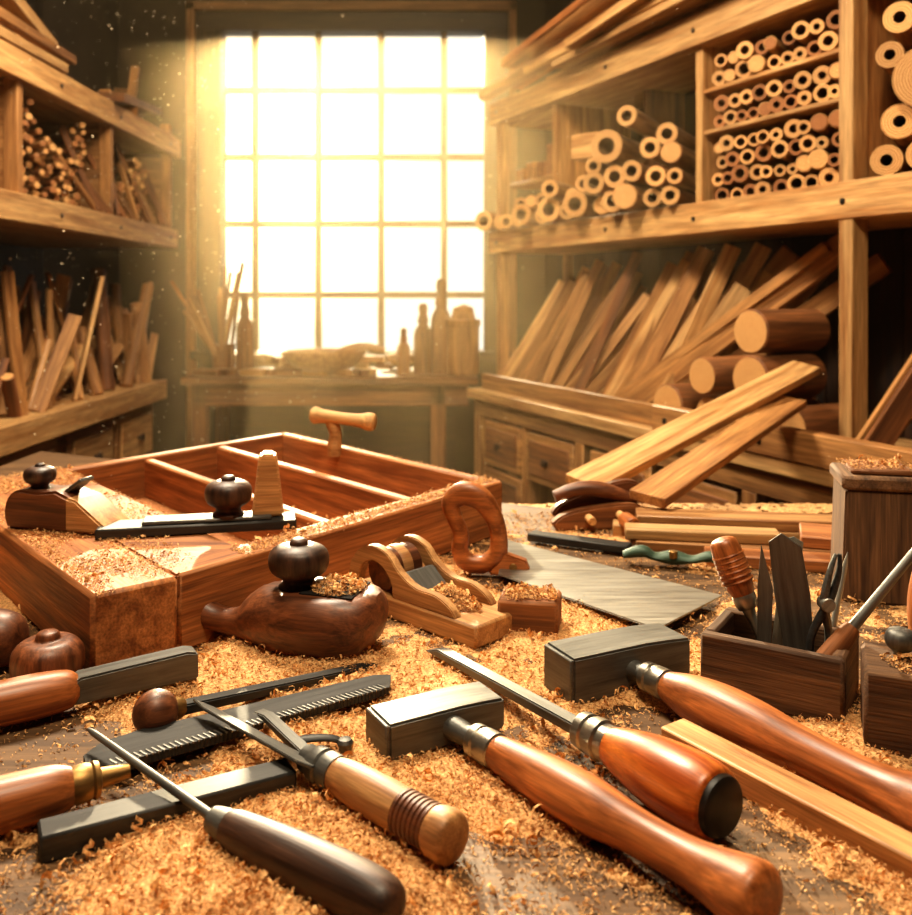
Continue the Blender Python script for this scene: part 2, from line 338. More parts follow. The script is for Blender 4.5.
b.lathe(crm([(0,.024),(.008,.035),(.025,.040),(.042,.038),(.052,.028),(.054,.015),(.058,.013),(.062,.010),(.064,0)],4),q,W_wal,30); b.done()
b=MB('wooden_mallet_handle')
b.lathe(crm([(0,.0),(.004,.02),(.02,.032),(.05,.036),(.08,.032),(.11,.022),(.2,.018),(.22,.0)],4),fr((-.520,1.085,Z0+.037),(-1,.02,-.05)),W_wal,26); b.done()
# ---------------------------------------------------------------- scoop plane
def knob(b,M,s=1.,mat=W_dwal):
    b.lathe(crm([(0,.024*s),(.005*s,.025*s),(.010*s,.020*s),(.016*s,.022*s),(.024*s,.034*s),(.038*s,.038*s),(.050*s,.035*s),(.056*s,.027*s),(.059*s,.018*s)],3),M@R(-90,'Y'),mat,30)
    b.lathe(crm([(.058*s,.012*s),(.063*s,.011*s),(.066*s,.007*s),(.067*s,0)],3),M@R(-90,'Y'),mat,28)
b=MB('scooped_hand_plane')
SP=fr((-.384,1.187,Z0),(.966,-.25,0))@Matrix.Diagonal((1.05,1,1,1))
pts=[(0,.045,.004,.004),(.004,.045,.018,.018),(.022,.045,.028,.028),(.045,.04,.022,.022),(.075,.031,.017,.016),(.105,.029,.022,.020),(.135,.036,.038,.038),(.17,.042,.055,.05),(.215,.045,.064,.054),(.25,.043,.06,.052),(.276,.040,.045,.042),(.288,.036,.01,.01)]
def post(v):
    z=min(v.z,.082-.04*max(0,(.19-v.x))) ; return V3((v.x,v.y,max(z,0)))
b.tube(crm([(x,0,z,a,c_) for x,z,a,c_ in pts],4),SP,W_wal,30,post=post)
b.slab([(.195,-.03),(.262,-.034),(.262,.034),(.195,.03)],.0815,.0835,P_shade,SP,0)  # raised dark slab, shade painted where no opening is cut
knob(b,SP@T(.182,0,.078),.97)
b.done()
# ---------------------------------------------------------------- arched plane
b=MB('arched_block_plane')
q=fr((-.128,1.345,Z0),(.72,-.69,0))@Matrix.Diagonal((1.08,1.05,1.15,1))
AP=q
b.box(.235,.084,.026,q@T(.1175,0,.013),W_tan,.003)
out=crm([(0,.026),(.002,.05),(.02,.072),(.048,.082),(.078,.076),(.1,.058),(.13,.046),(.165,.045),(.19,.036),(.2,.026)],3)
inn=crm([(.088,.026),(.084,.045),(.066,.06),(.046,.063),(.03,.055),(.022,.04),(.02,.026)],3)
for y0,y1 in ((-.04,-.027),(.027,.04)): b.prism(out+inn,y0,y1,q,W_tan,.0012)
b.lathe([(0,.025),(.002,.027),(.052,.027),(.054,.025)],q@T(.052,-.027,.048)@R(90,'Z'),W_wal,26)
b.lathe([(0,.012),(.054,.012)],q@T(.095,-.027,.042)@R(90,'Z'),M_bl,20)
b.lathe([(0,.027),(.002,.0285),(.016,.0285),(.018,.027)],q@T(.052,-.009,.048)@R(90,'Z'),W_tan,26)
b.box(.05,.05,.004,q@T(.118,0,.04)@R(35,'Y'),M_dk,.001)
b.done()
b=MB('wood_offcut_block'); b.box(.08,.062,.046,T(.1,1.215,Z0+.023)@R(-12,'Z'),W_mid,.004); b.done()
# ---------------------------------------------------------------- hand saw
b=MB('hand_saw')
pt=[(.085,1.60),(.385,1.30),(.262,1.17),(.066,1.40)]
b.slab(pt,Z0+.014,Z0+.0165,M_st,None,.0005)
n=60
P0=V3((.262,1.17,0));P1=V3((.066,1.40,0)); e=(P1-P0)/n; nn=V3((-e.y,e.x,0)).normalized()*.0035
if nn.x>0 : nn=-nn
vs=[];fs=[]
for i in range(n):
    a=P0+e*i; vs+=[(a.x,a.y,Z0+.0152),((a+e).x,(a+e).y,Z0+.0152),((a+e*.5+nn).x,(a+e*.5+nn).y,Z0+.0152)]; fs.append([3*i,3*i+1,3*i+2])
b.raw(vs,fs,M_st)
loop=crm([(-.006,.020,.015),(.022,.017,.015),(.044,.034,.015),(.046,.064,.014),(.038,.092,.015),(.018,.120,.019),(-.010,.128,.020),(-.030,.112,.016),(-.024,.088,.013),(-.014,.064,.013),(-.016,.038,.014)],4,True)
q=fr((.022,1.44,Z0+.004),(.99,-.12,0))
b.tube([(x,0,z,.014,r) for x,z,r in loop],q,W_or2,16,closed=True)
b.prism([(.03,.002),(.10,.002),(.09,.026),(.045,.04)],-.010,.010,q,W_or2,.003); b.cyl(q@V3((.07,-.012,.016)),q@V3((.07,.012,.016)),.006,M_br)
b.done()
# ---------------------------------------------------------------- on the tray
b=MB('coffin_smoothing_plane')
q=fr((-.665,1.375,ZT+.001),(.22,-.06,0))
out=crm([(0,0),(-.006,.02),(.0,.045),(.02,.058),(.05,.056),(.085,.06)],3)+[(.115,.048),(.175,.006),(.17,0)]
b.prism(out,-.03,.03,q,W_wal,.004); b.prism([(.1,.052),(.118,.048),(.176,.006),(.168,.002),(.1,.002)],-.031,.031,q@T(.003,0,0),W_tan,.003)
knob(b,q@T(.035,0,.053),.62); b.box(.07,.03,.006,q@T(.09,0,.055)@R(-35,'Y'),M_dk,.001); b.done()
b=MB('jointer_plane')
p0=tp(.0,.31,ZT+.001); p1=tp(.33,.085,ZT+.001); q=fr(p0,p1-p0); L=(p1-p0).length
b.box(L+.02,.055,.014,q@T(L/2,0,.007),M_bl,.002); b.box(L*.7,.04,.006,q@T(L*.55,0,.017),M_dk,.002)
knob(b,q@T(L*.66,0,.018),.92)
q2=q@T(L*.88,.01,.016); b.prism([(-.024,0),(.024,0),(.014,.085),(.010,.094),(-.010,.094),(-.014,.085)],-.018,.018,q2,W_tan,.003); b.done()
# ---------------------------------------------------------------- right bench group
b=MB('tool_holder_box')
q=T(.366,1.017,Z0)@R(-32.6,'Z'); Lx,Ly,H_,w=.15,.105,.07,.014
for sy in(-1,1): b.box(Lx,w,H_,q@T(0,sy*(Ly-w)/2,H_/2),W_blk,.003)
for sx in(-1,1): b.box(w,Ly-2*w,H_,q@T(sx*(Lx-w)/2,0,H_/2),W_blk,.003)
b.box(Lx-.02,Ly-.02,.008,q@T(0,0,.005),W_blk,0); b.done()
b=MB('awl')
p1=V3((.312,1.06,Z0+.165));p0=V3((.362,1.03,Z0+.02)); q=fr(p1,p0-p1)
b.lathe(crm([(0,0),(.002,.01),(.008,.016),(.03,.0185),(.055,.0165),(.068,.013)],4),q,W_or2,24)
b.lathe([(.066,.0125),(.07,.014),(.08,.013),(.084,.011)],q,M_fe,20); b.lathe([(.08,.009),(.1,.005),(.145,.003)],q,M_st,12)
for i in range(6): b.lathe([(.02+i*.006,.0183),(.0215+i*.006,.0191),(.023+i*.006,.0183)],q,W_or2,24)
b.done()
b=MB('wood_scraper_blade'); q=fr((.395,1.025,Z0+.02),(-.02,.0,.155),(0,1,0))
b.prism([(0,-.014),(.09,-.019),(.145,-.016),(.16,.004),(.15,.019),(.09,.020),(0,.016)],-.0015,.0015,q@R(60,'X'),M_dk,.0005); b.done()
b=MB('steel_rule'); b.prism([(0,-.011),(.15,-.011),(.155,0),(.15,.011),(0,.011)],-.001,.001,fr((.375,1.045,Z0+.015),(.12,.02,1),(0,1,0))@R(70,'X'),M_st,.0004); b.done()
b=MB('carving_knife'); b.prism([(0,-.007),(.10,-.008),(.15,.006),(.10,.009),(0,.007)],-.001,.001,fr((.352,1.03,Z0+.015),(.02,-.01,1),(0,1,0))@R(80,'X'),M_dk,.0004); b.done()
b=MB('needle_file'); seg(b,(.42,1.03,Z0+.012),(.452,1.04,Z0+.15),[(0,.004),(.13,.003),(.145,.0005)],M_st,10); b.done()
b=MB('pliers')
for sgn in (-1,1):
    b.tube(crm([(.398+sgn*.004,.995,Z0+.02,.005,.005),(.402+sgn*.010,.995,Z0+.07,.005,.004),(.408-sgn*.002,.992,Z0+.11,.006,.005),(.416-sgn*.005,.99,Z0+.145,.005,.003),(.42-sgn*.002,.99,Z0+.165,.003,.002)],4),Matrix.Identity(4),M_bl if sgn<0 else M_dk,10)
b.cyl((.408,.984,Z0+.11),(.408,1.0,Z0+.11),.008,M_st); b.done()
b=MB('paring_chisel'); p0=V3((.405,.975,Z0+.06)); p1=V3((.56,.99,Z0+.235)); q=fr(p0-(p1-p0)*.15,p1-p0)
b.lathe(crm([(0,.006),(.015,.012),(.06,.011),(.075,.008)],3),q,W_mid,16); b.lathe([(.07,.006),(.1,.0055),(.26,.004)],q,M_dk,12); b.done()
b=MB('stepped_wood_post')
q=T(.635,1.36,Z0)@R(-14,'Z')
b.prism([(-.058,0),(.058,0),(.052,.165),(-.052,.165)],-.055,.055,q,W_blk,.003,None,2); b.box(.115,.118,.02,q@T(0,0,.175),W_blk,.004); b.box(.085,.085,.008,q@T(0,0,.189),W_mid,.003); b.done()
b=MB('rough_wood_block'); q=T(.487,.885,Z0)@R(-22,'Z'); b.box(.16,.085,.085,q@T(0,0,.0425),W_blk,.004); b.done()
b=MB('steel_drawer_knob'); b.lathe(crm([(0,.008),(.006,.007),(.012,.013),(.02,.015),(.028,.011),(.031,0)],3),fr((.447,.905,Z0+.085),(0,0,1)),M_dk,22); b.done()
b=MB('turned_tool_handle'); b.lathe(crm([(0,.012),(.02,.018),(.05,.022),(.08,.02),(.1,.014),(.115,.018),(.125,0)],4),fr((.478,.915,Z0+.085),(.1,0,1)),W_or2,24); b.done()
b=MB('planed_batten'); b.stick((.215,.897,Z0+.0125),(.50,.48,Z0+.0125),.034,.025,W_tan,0,.002); b.done()
b=MB('stacked_boards')
for p0,p1,w,t,z,m in (((.30,1.72),(.83,1.62),.09,.022,0,W_pine),((.32,1.60),(.80,1.50),.07,.022,0,W_oak),((.34,1.70),(.78,1.63),.07,.02,.022,W_tan),((.42,1.52),(.86,1.43),.06,.02,0,W_tray),((.30,1.60),(.56,1.56),.05,.018,.022,W_pine),((.60,1.57),(.80,1.50),.1,.02,.022,W_tray)):
    b.stick((p0[0],p0[1],Z0+z+t/2),(p1[0],p1[1],Z0+z+t/2),w,t,m)
b.done()
b=MB('green_spokeshave')
b.tube(crm([(0,0,.012,.012,.006),(.03,0,.02,.013,.01),(.05,.004,.012,.014,.006),(.08,.006,.012,.016,.012),(.11,.004,.012,.014,.006),(.14,0,.02,.013,.009),(.165,0,.012,.010,.006)],4),fr((.28,1.50,Z0+.006),(.95,-.3,0)),M_gr,14); b.cyl((.355,1.47,Z0+.02),(.355,1.47,Z0+.032),.007,M_br); b.done()
b=MB('iron_scraper_bar'); b.stick((.135,1.64,Z0+.012),(.30,1.555,Z0+.012),.03,.014,M_bl); b.done()
b=MB('wooden_hand_clamp')
q=fr((.19,1.74,Z0),(.9,.1,.0))
out=crm([(0,0),(-.008,.016),(.02,.034),(.08,.045),(.14,.05),(.17,.04),(.175,.02),(.16,0)],3)
b.prism(out,-.03,-.004,q,W_mid,.004); b.prism(out,.01,.036,q@T(.01,0,.012)@R(-10,'Y'),W_wal,.004)
b.cyl(q@V3((.12,-.08,.03)),q@V3((.12,.07,.03)),.008,W_pine); b.cyl(q@V3((.06,-.06,.025)),q@V3((.06,.08,.025)),.008,W_pine)
b.cyl(q@V3((.12,-.12,.03)),q@V3((.12,-.07,.03)),.015,W_or2); b.tube(crm([(0,0,.06,.012,.012),(.05,.0,.075,.016,.014),(.1,0,.07,.02,.015),(.16,0,.05,.012,.01)],3),q,W_wal,12); b.done()
b=MB('leaning_plank'); b.stick((.26,1.87,Z0+.055),(1.02,2.62,Z0+.24),.085,.022,W_pine,12); b.done()
b=MB('leaning_plank'); b.stick((.365,1.72,Z0+.06),(.92,2.46,Z0+.16),.075,.02,W_oak,8); b.done()
# ---------------------------------------------------------------- right shelving unit (its own frame)
MR=Matrix(((.405,.914,0,.22),(-.914,.405,0,4.5),(0,0,1,0),(0,0,0,1)))
b=MB('shelving_unit',MR)
b.bx(-.02,3.1,0,.4,1.56,1.60,W_pine); b.bx(-.06,3.1,-.035,0,1.56,1.665,W_pine)
b.bx(-.02,3.1,0,.42,2.2,2.24,W_pine); b.bx(-.05,3.1,-.035,0,2.2,2.31,W_pine)
b.bx(.0,.045,-.02,.03,.9,2.3,W_pine); b.bx(.0,.045,.36,.4,.9,2.3,W_oak); b.bx(.52,.55,.0,.4,1.6,2.2,W_oak)
b.bx(.92,.945,0.2,.4,1.6,2.2,W_mid)
b.bx(1.52,1.555,-.01,.4,1.6,2.7,W_pine); b.bx(2.16,2.21,-.03,.03,.9,2.9,W_pine); b.bx(2.16,2.19,.03,.4,1.6,2.7,W_oak)
b.bx(.045,.52,.03,.4,1.88,1.90,W_oak)
b.bx(1.555,2.16,-.005,.4,1.895,1.91,W_pine); b.bx(1.555,2.16,-.005,.4,2.035,2.05,W_pine)
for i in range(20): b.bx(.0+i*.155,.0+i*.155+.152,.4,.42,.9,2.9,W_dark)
for s_ in (.03,1.0,1.54,2.18):
    for z_ in (1.61,2.255): b.lathe([(0,.009),(.004,.008),(.005,0)],T(s_,-.035,z_)@R(-90,'Z'),P_rub,12)
b.done()
b=MB('storage_counter',MR)
b.bx(.06,3.1,-.21,.42,.855,.9,W_pine); b.bx(.1,3.05,-.19,.42,.78,.855,W_oak)
b.bx(.12,3.1,-.16,-.135,.9,.975,W_oak); b.bx(1.55,3.1,-.215,-.165,.90,.985,W_oak)
for s_ in (1.62,2.05,2.4): b.lathe([(0,.01),(.004,.009),(.005,0)],T(s_,-.215,.94)@R(-90,'Z'),P_rub,12)
for s0 in (.1,1.02,1.95,2.9): b.bx(s0,s0+.06,-.19,-.12,0,.78,W_oak)
b.bx(.1,3.05,.3,.33,0,.78,W_dark); b.bx(.1,3.0,-.17,.3,.28,.3,W_mid)
for s0,w_ in ((.2,.36),(.62,.38),(1.12,.38),(1.54,.38),(2.05,.4)):
    for z0,z1 in ((.56,.765),(.32,.54)):
        if s0==.62 and z0<.5: continue
        b.bx(s0,s0+w_,-.185,-.15,z0,z1,W_oak,.005); b.bx(s0+.03,s0+w_-.03,-.192,-.18,z0+.03,z1-.03,W_mid,.004)
        b.lathe([(0,.008),(.01,.008),(.014,.016),(.024,.017),(.03,.008),(.03,0)],T(s0+w_/2,-.19,(z0+z1)/2)@R(-90,'Z'),W_dark,14)
for s0 in (.6,1.08,1.5,2.0): b.bx(s0-.03,s0,-.18,.3,.3,.78,W_oak)
b.done()
TD=V3((-.5,.866,0))
b=MB('wooden_tube_stack',MR)
def tubes(s0,s1,z0,z1,r0,r1,rows=99,solid=.12,d0=.0):
    z=z0; row=0
    while z+2*r0<=z1 and row<rows:
        s=s0+.075+(row%2)*r0*.9; rm=0
        while s+2*r0<s1:
            r=min(U(r0,r1),(z1-z)/2)
            if s+2.2*r>s1: break
            m=random.choice((W_oak,W_mid,W_pine)); c=random.choice((EG,EG,EGd)); p=V3((s+r*1.15,d0+U(-.01,.012),z+r)); L=.18
            if random.random()<solid: b.cyl(p,p+TD*L,r*.96,m,18,cap=c)
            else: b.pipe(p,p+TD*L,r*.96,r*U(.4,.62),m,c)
            s+=2.32*r+(U(0,.015) if random.random()<.2 else 0); rm=max(rm,r)
        z+=2*rm*.93 if rm else 1; row+=1
tubes(1.52,2.175,1.60,1.892,.018,.031)
tubes(1.52,2.175,1.91,2.033,.020,.029,2)
tubes(1.52,2.175,2.05,2.195,.022,.032,2)
tubes(1.545,2.16,2.24,2.5,.03,.045)
b.done()
b=MB('loose_wooden_tubes',MR)
for s,z,r,d in ((-.03,1.665,.05,-.1),(.06,1.665,.04,-.05),(.17,1.665,.035,-.07),(.27,1.665,.04,-.06),(.36,1.665,.05,-.1),(.48,1.665,.035,-.05),(.57,1.665,.055,-.08),(.71,1.665,.04,-.06),(.82,1.665,.055,-.10),(.96,1.665,.04,-.05),(1.07,1.665,.045,-.08),(1.19,1.665,.05,-.11),(1.32,1.665,.035,-.07),(1.41,1.665,.035,-.06),
    (.30,1.74,.032,-.06),(.40,1.745,.03,-.06),(.50,1.735,.035,-.06),(.63,1.765,.04,-.1),(.74,1.74,.03,-.05),(.84,1.77,.035,-.06),(.97,1.745,.045,-.1),(1.10,1.755,.045,-.09),(1.23,1.765,.04,-.1),(1.35,1.735,.038,-.08),(1.44,1.735,.03,-.06),(1.41,1.81,.04,-.06),(.93,1.83,.035,-.07),(1.07,1.85,.065,-.12),(1.26,1.85,.04,-.04),(1.36,1.885,.04,-.04),(1.17,1.98,.04,-.08)):
    p=V3((s+r,d,z+r)); L=.3 if s>.2 else .2
    if random.random()<.2: b.cyl(p,p+V3((-.6,.8,0))*L,r*.97,W_oak,20,cap=EG)
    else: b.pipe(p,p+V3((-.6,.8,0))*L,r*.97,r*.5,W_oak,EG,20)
b.box(.14,.14,.1,T(.90,-.02,1.95)@R(20,'Z'),W_pine); 
for i in range(4): b.bx(.08+i*.1,.16+i*.1,.05,.3,1.9,1.95+U(0,.1),random.choice((W_oak,W_mid)))
b.done()
b=MB('large_wooden_rings',MR)
for s,z,r,k in ((2.44,1.90,.08,.45),(2.32,1.705,.04,.5),(2.43,1.705,.04,.5),(2.55,1.71,.045,.4),(2.36,1.80,.045,.45),(2.33,1.98,.035,.5),(2.67,1.72,.055,.5),(2.42,2.26+.05,.06,.5),(2.36,2.07,.04,.5),(2.65,1.86,.06,.45),(2.55,2.04,.04,.4)):
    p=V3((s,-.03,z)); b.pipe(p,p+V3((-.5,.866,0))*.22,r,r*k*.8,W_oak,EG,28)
b.done()
b=MB('long_boards_stack',MR)
for i in range(12):
    s=U(-.05,.9); L=U(1.3,2.2); z=2.31+.035*(i//4); d=-.05+(i%4)*.1+U(-.02,.02)
    b.stick((s,d,z+.02),(s+L,d+U(-.03,.03),z+.02+U(0,.04)),U(.07,.11),.03,random.choice((W_pine,W_oak,W_pine)))
b.cyl((-.04,-.07,2.35),(.9,-.05,2.40),.034,W_oak,20,cap=EG); b.cyl((.5,-.09,2.44),(1.6,-.04,2.60),.045,W_oak,20,cap=EG)
for p,q_ in (((.1,.05,2.45),(1.5,.1,2.80)),((.3,-.1,2.42),(1.9,-.03,2.66)),((-.05,.1,2.42),(1.3,.2,2.62)),((.4,.2,2.5),(1.8,.2,2.95)),((.9,-.12,2.36),(2.1,-.05,2.52)),((.9,.1,2.5),(2.3,.1,2.9))): b.stick(p,q_,.1,.035,random.choice((W_oak,W_tray,W_pine)),U(-12,12))
b.done()
b=MB('leaning_lumber',MR)
s=.08
for i in range(66):
    w=U(.03,.065); h=U(.36,.63); ln=U(.14,.26); m=random.choice((W_pine,W_oak,W_oak,W_pine,W_tan,W_mid))
    d0=U(-.12,.14); h=min(h,.63)
    b.stick((s,d0,.9),(s+ln,min(.37,d0+.22),.9+h),U(.012,.024),w,m,U(-12,12)); s+=U(.01,.032)
for p,q_,w in (((1.15,-.10,.94),(1.95,.15,1.50),.035),((1.25,-.08,.95),(2.0,.2,1.52),.08),((1.35,-.02,.92),(2.05,.28,1.45),.07),((1.2,.1,.92),(1.65,.3,1.5),.07),((1.4,.1,.92),(1.8,.34,1.5),.07)): b.stick(p,q_,.03,w,W_oak)
s=2.16
for i in range(26):
    b.stick((s,U(-.1,.1),.9),(s+U(.12,.28),U(.15,.36),.9+U(.2,.6)),.02,U(.03,.09),random.choice((W_pine,W_oak,W_oak,W_mid)),U(-10,10)); s+=U(.015,.045)
b.done()
b=MB('log_pile',MR)
for s,z,r,d,L in ((1.52,.9+.075,.072,-.13,.24),(1.70,.9+.062,.062,-.1,.26),(1.87,.97,.066,-.1,.28),(1.70,1.09,.060,-.13,.25),(1.93,1.10,.070,-.14,.26),(1.91,1.24,.068,-.12,.28),(2.03,.965,.06,-.08,.26)):
    b.lathe([(0,r*.93),(.006,r),(L,r*.97)],fr((s,d,z),(-.1,1,0)),W_mid,26,capmat=EG,tint=1)
b.done()
# ---------------------------------------------------------------- left shelving
b=MB('shelving_unit')
b.bx(-2.24,-1.53,1.9,4.8,1.60,1.63,W_pine); b.bx(-1.53,-1.49,1.9,4.82,1.60,1.70,W_pine)
b.bx(-2.24,-1.53,1.9,4.84,2.10,2.13,W_pine); b.bx(-1.53,-1.49,1.9,4.87,2.09,2.19,W_pine)
for y in (3.12,3.95,4.77): b.bx(-2.2,-1.53,y-.015,y+.015,1.63,2.1,W_oak)
for y in (3.12,3.95,4.76): b.bx(-1.56,-1.51,y-.02,y+.02,1.63,2.25,W_oak)
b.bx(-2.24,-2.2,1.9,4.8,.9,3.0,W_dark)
for y in (2.9,3.4,4.0,4.7):
    for z_ in (1.65,2.14): b.lathe([(0,.009),(.004,.008),(.005,0)],T(-1.49,y,z_),P_rub,12)
b.done()
b=MB('small_dowel_stack')
for y0,y1,h in ((3.16,3.90,.44),(3.99,4.70,.38),(2.4,3.06,.40)):
    r=.0145
    z=1.63; k=0
    while z<1.63+h-2*r:
        y=y0+.02+(k%2)*r*1.3
        while y<y1-.17:
            if z<1.63+h*(.78+.22*math.sin(y*11+k*.3)):
                p=V3((-1.55+U(-.05,.02),y,z+r+U(-.002,.002))); b.cyl(p,p+V3((-.75,.66,0))*.22,r*U(.75,1),random.choice((W_oak,W_mid,W_pine)),8,cap=random.choice((EG,EGd)))
            y+=2*r/.75+.002
        z+=r*1.85; k+=1
for i in range(14): y=U(3.75,4.7); b.stick((-1.5,y,1.70),(-1.60,y+U(-.25,.25),1.72+U(.15,.34)),.016,.024,random.choice((W_mid,W_oak)))
b.done()
b=MB('long_boards_stack')
for i in range(9):
    x=-1.54-.09*(i%4); z=2.19+.04*(i//3); y=U(1.9,2.3)
    b.stick((x,y,z+.02),(x+U(-.1,.03),y+U(1.1,1.6),z+.02+U(0,.02)),.09,.035,random.choice((W_pine,W_oak,W_pine)))
b.stick((-1.5,2.3,2.50),(-1.66,3.6,2.34),.13,.05,W_pine); b.stick((-1.50,3.9,2.21),(-1.62,4.78,2.32),.12,.04,W_mid); b.stick((-1.52,4.15,2.20),(-1.75,4.75,2.42),.10,.04,W_oak); b.stick((-1.6,4.4,2.2),(-1.62,4.55,2.5),.04,.03,W_oak); b.done()
b=MB('storage_counter')
b.bx(-2.22,-1.55,1.9,4.78,.86,.9,W_pine); b.bx(-1.58,-1.54,1.9,4.8,.80,.9,W_pine)
b.bx(-2.2,-1.62,1.95,4.74,.05,.8,W_mid)
for y in (2.5,3.1,3.7,4.24): 
    b.bx(-1.63,-1.595,y,y+.5,.5,.78,W_oak,.005); b.bx(-1.6,-1.585,y+.04,y+.46,.54,.74,W_pine,.004); b.bx(-1.63,-1.595,y,y+.5,.1,.47,W_oak,.005)
    b.lathe([(0,.01),(.012,.01),(.018,.018),(.028,.018),(.03,0)],T(-1.585,y+.25,.64),W_dark,12)
b.done()
b=MB('leaning_offcuts')
for i in range(130):
    y=U(2.6,4.75); x=U(-2.0,-1.60); h=U(.15,.58); dy=U(-.25,.5)*(1.3 if random.random()<.4 else .6); m=random.choice((W_pine,W_oak,W_oak,W_mid,W_tan,W_tan,W_mid))
    if random.random()<.45: b.cyl((x,y,.9),(x-U(-.05,.12),y+dy,.9+h),U(.010,.036),m,12,cap=EG)
    else: b.stick((x,y,.9),(x-U(-.05,.15),y+dy,.9+h),U(.02,.06),.018,m,U(-60,60))
b.done()
# ---------------------------------------------------------------- table under the window
b=MB('window_table')
b.bx(-1.5,.12,4.9,5.6,.86,.9,W_mid,.005); b.bx(-1.45,.07,4.96,4.99,.74,.86,W_mid); b.bx(-1.45,.07,5.5,5.53,.74,.86,W_dark)
for x in (-1.42,-.1): 
    for y in (5.0,5.5): b.bx(x-.04,x+.04,y-.04,y+.04,0,.86,W_mid)
b.bx(-1.42,0,5.22,5.26,.2,.26,W_dark); b.bx(-1.4,0,5.5,5.52,.0,.74,W_dark,0); b.done()
def bottle(name,x,y,h,r,mat):
    b=MB(name); b.lathe(crm([(0,r*.9),(.02*h,r),(.5*h,r),(.62*h,r*.85),(.7*h,r*.5),(.75*h,r*.6),(.86*h,r*.42),(.92*h,r*.5),(h,r*.35),(h,0)],3),fr((x,y,.9),(0,0,1)),mat,22); b.done()
bottle('turned_wood_bottle',-.085,5.15,.54,.06,W_mid); bottle('turned_wood_bottle',-.19,5.2,.40,.055,W_mid); bottle('turned_wood_bottle',-.30,5.15,.26,.038,W_mid); bottle('turned_wood_bottle',-1.22,5.2,.46,.05,W_mid)
b=MB('wooden_canister'); b.lathe([(0,.08),(.01,.09),(.27,.092),(.28,.10),(.31,.10),(.315,.07),(.38,.055),(.39,.03),(.40,0)],fr((.04,5.1,.9),(0,0,1)),W_oak,26); b.done()
b=MB('carved_wooden_bowl'); b.lathe(crm([(0,.06),(.02,.12),(.07,.2),(.13,.24),(.128,.22),(.07,.15),(.03,.0)],3),fr((-.75,5.1,.9),(0,0,1)),W_tan,28,sy=1); 
b.tube(crm([(.1,0,.11,.02,.02),(.25,0,.16,.03,.025),(.4,0,.14,.02,.02)],3),T(-.8,5.05,.9),W_tan,12); b.done()
b=MB('brush_jar'); b.lathe([(0,.06),(.16,.065),(.17,.07)],fr((-1.33,5.15,.9),(0,0,1)),W_mid,20)
for i in range(14): a=U(0,6.28); b.stick((-1.33+.03*math.cos(a),5.15+.03*math.sin(a),.95),(-1.33+U(-.28,.1),5.15+.15*math.sin(a),1.2+U(0,.35)),.018,.018,random.choice((W_mid,W_oak,W_mid)))
b.done()
b=MB('table_offcuts')
for i in range(36): b.box(U(.08,.25),U(.05,.1),.035,T(-1.40+U(0,1.1),U(5.0,5.45),.918+.035*(i%3))@R(U(-60,60),'Z'),random.choice((W_oak,W_pine,W_mid)))
b.done()
# ---------------------------------------------------------------- sawdust
def nz(x,y,s,o=0): return noise.noise(V3((x*s+o,y*s,o*1.7)))
def H(x,y):
    n=.55*nz(x,y,3.2,3)+.35*nz(x,y,9,8)+.2*nz(x,y,27,1)
    edge=min(1,max(0,(1.85-.5*x-y)*5))
    bias=.12 if y>.8 else .12-.4*(.8-y)
    if x<-.2 and y<.95: bias-=.06
    d=math.hypot((x-.21)*1.1,y-1.38)
    if d<.24: bias-=.35*min(1,(.24-d)/.06)
    return (max(-.12,n+bias))*.032*edge
def grid(name,x0,x1,y0,y1,st,hf,z0,amp=.0014):
    nx=int((x1-x0)/st);ny=int((y1-y0)/st); V=[];Fc=[]
    hs=np.zeros((ny+1,nx+1))
    for j in range(ny+1):
        for i in range(nx+1):
            x=x0+i*st;y=y0+j*st; h=hf(x,y); h+=amp*nz(x,y,150,4)+amp*nz(x,y,60,9)
            hs[j,i]=h; V.append((x,y,z0+h-.0015))
    for j in range(ny):
        for i in range(nx):
            if max(hs[j,i],hs[j+1,i],hs[j,i+1],hs[j+1,i+1])>0:
                a=j*(nx+1)+i; Fc.append((a,a+1,a+nx+2,a+nx+1))
    me=bpy.data.meshes.new(name); me.from_pydata(V,[],Fc); me.materials.append(P_dust)
    a=me.attributes.new('tint','FLOAT','POINT'); a.data.foreach_set('value',[U(.75,1.05) for _ in V])
    me.polygons.foreach_set('use_smooth',[True]*len(Fc)); bm=bmesh.new(); bm.from_mesh(me)
    bmesh.ops.delete(bm,geom=[v for v in bm.verts if not v.link_faces],context='VERTS'); bm.to_mesh(me); bm.free()
    o=bpy.data.objects.new(name,me); bpy.context.scene.collection.objects.link(o)
grid('sawdust_layer',-.95,.95,.42,1.95,.0035,H,Z0)
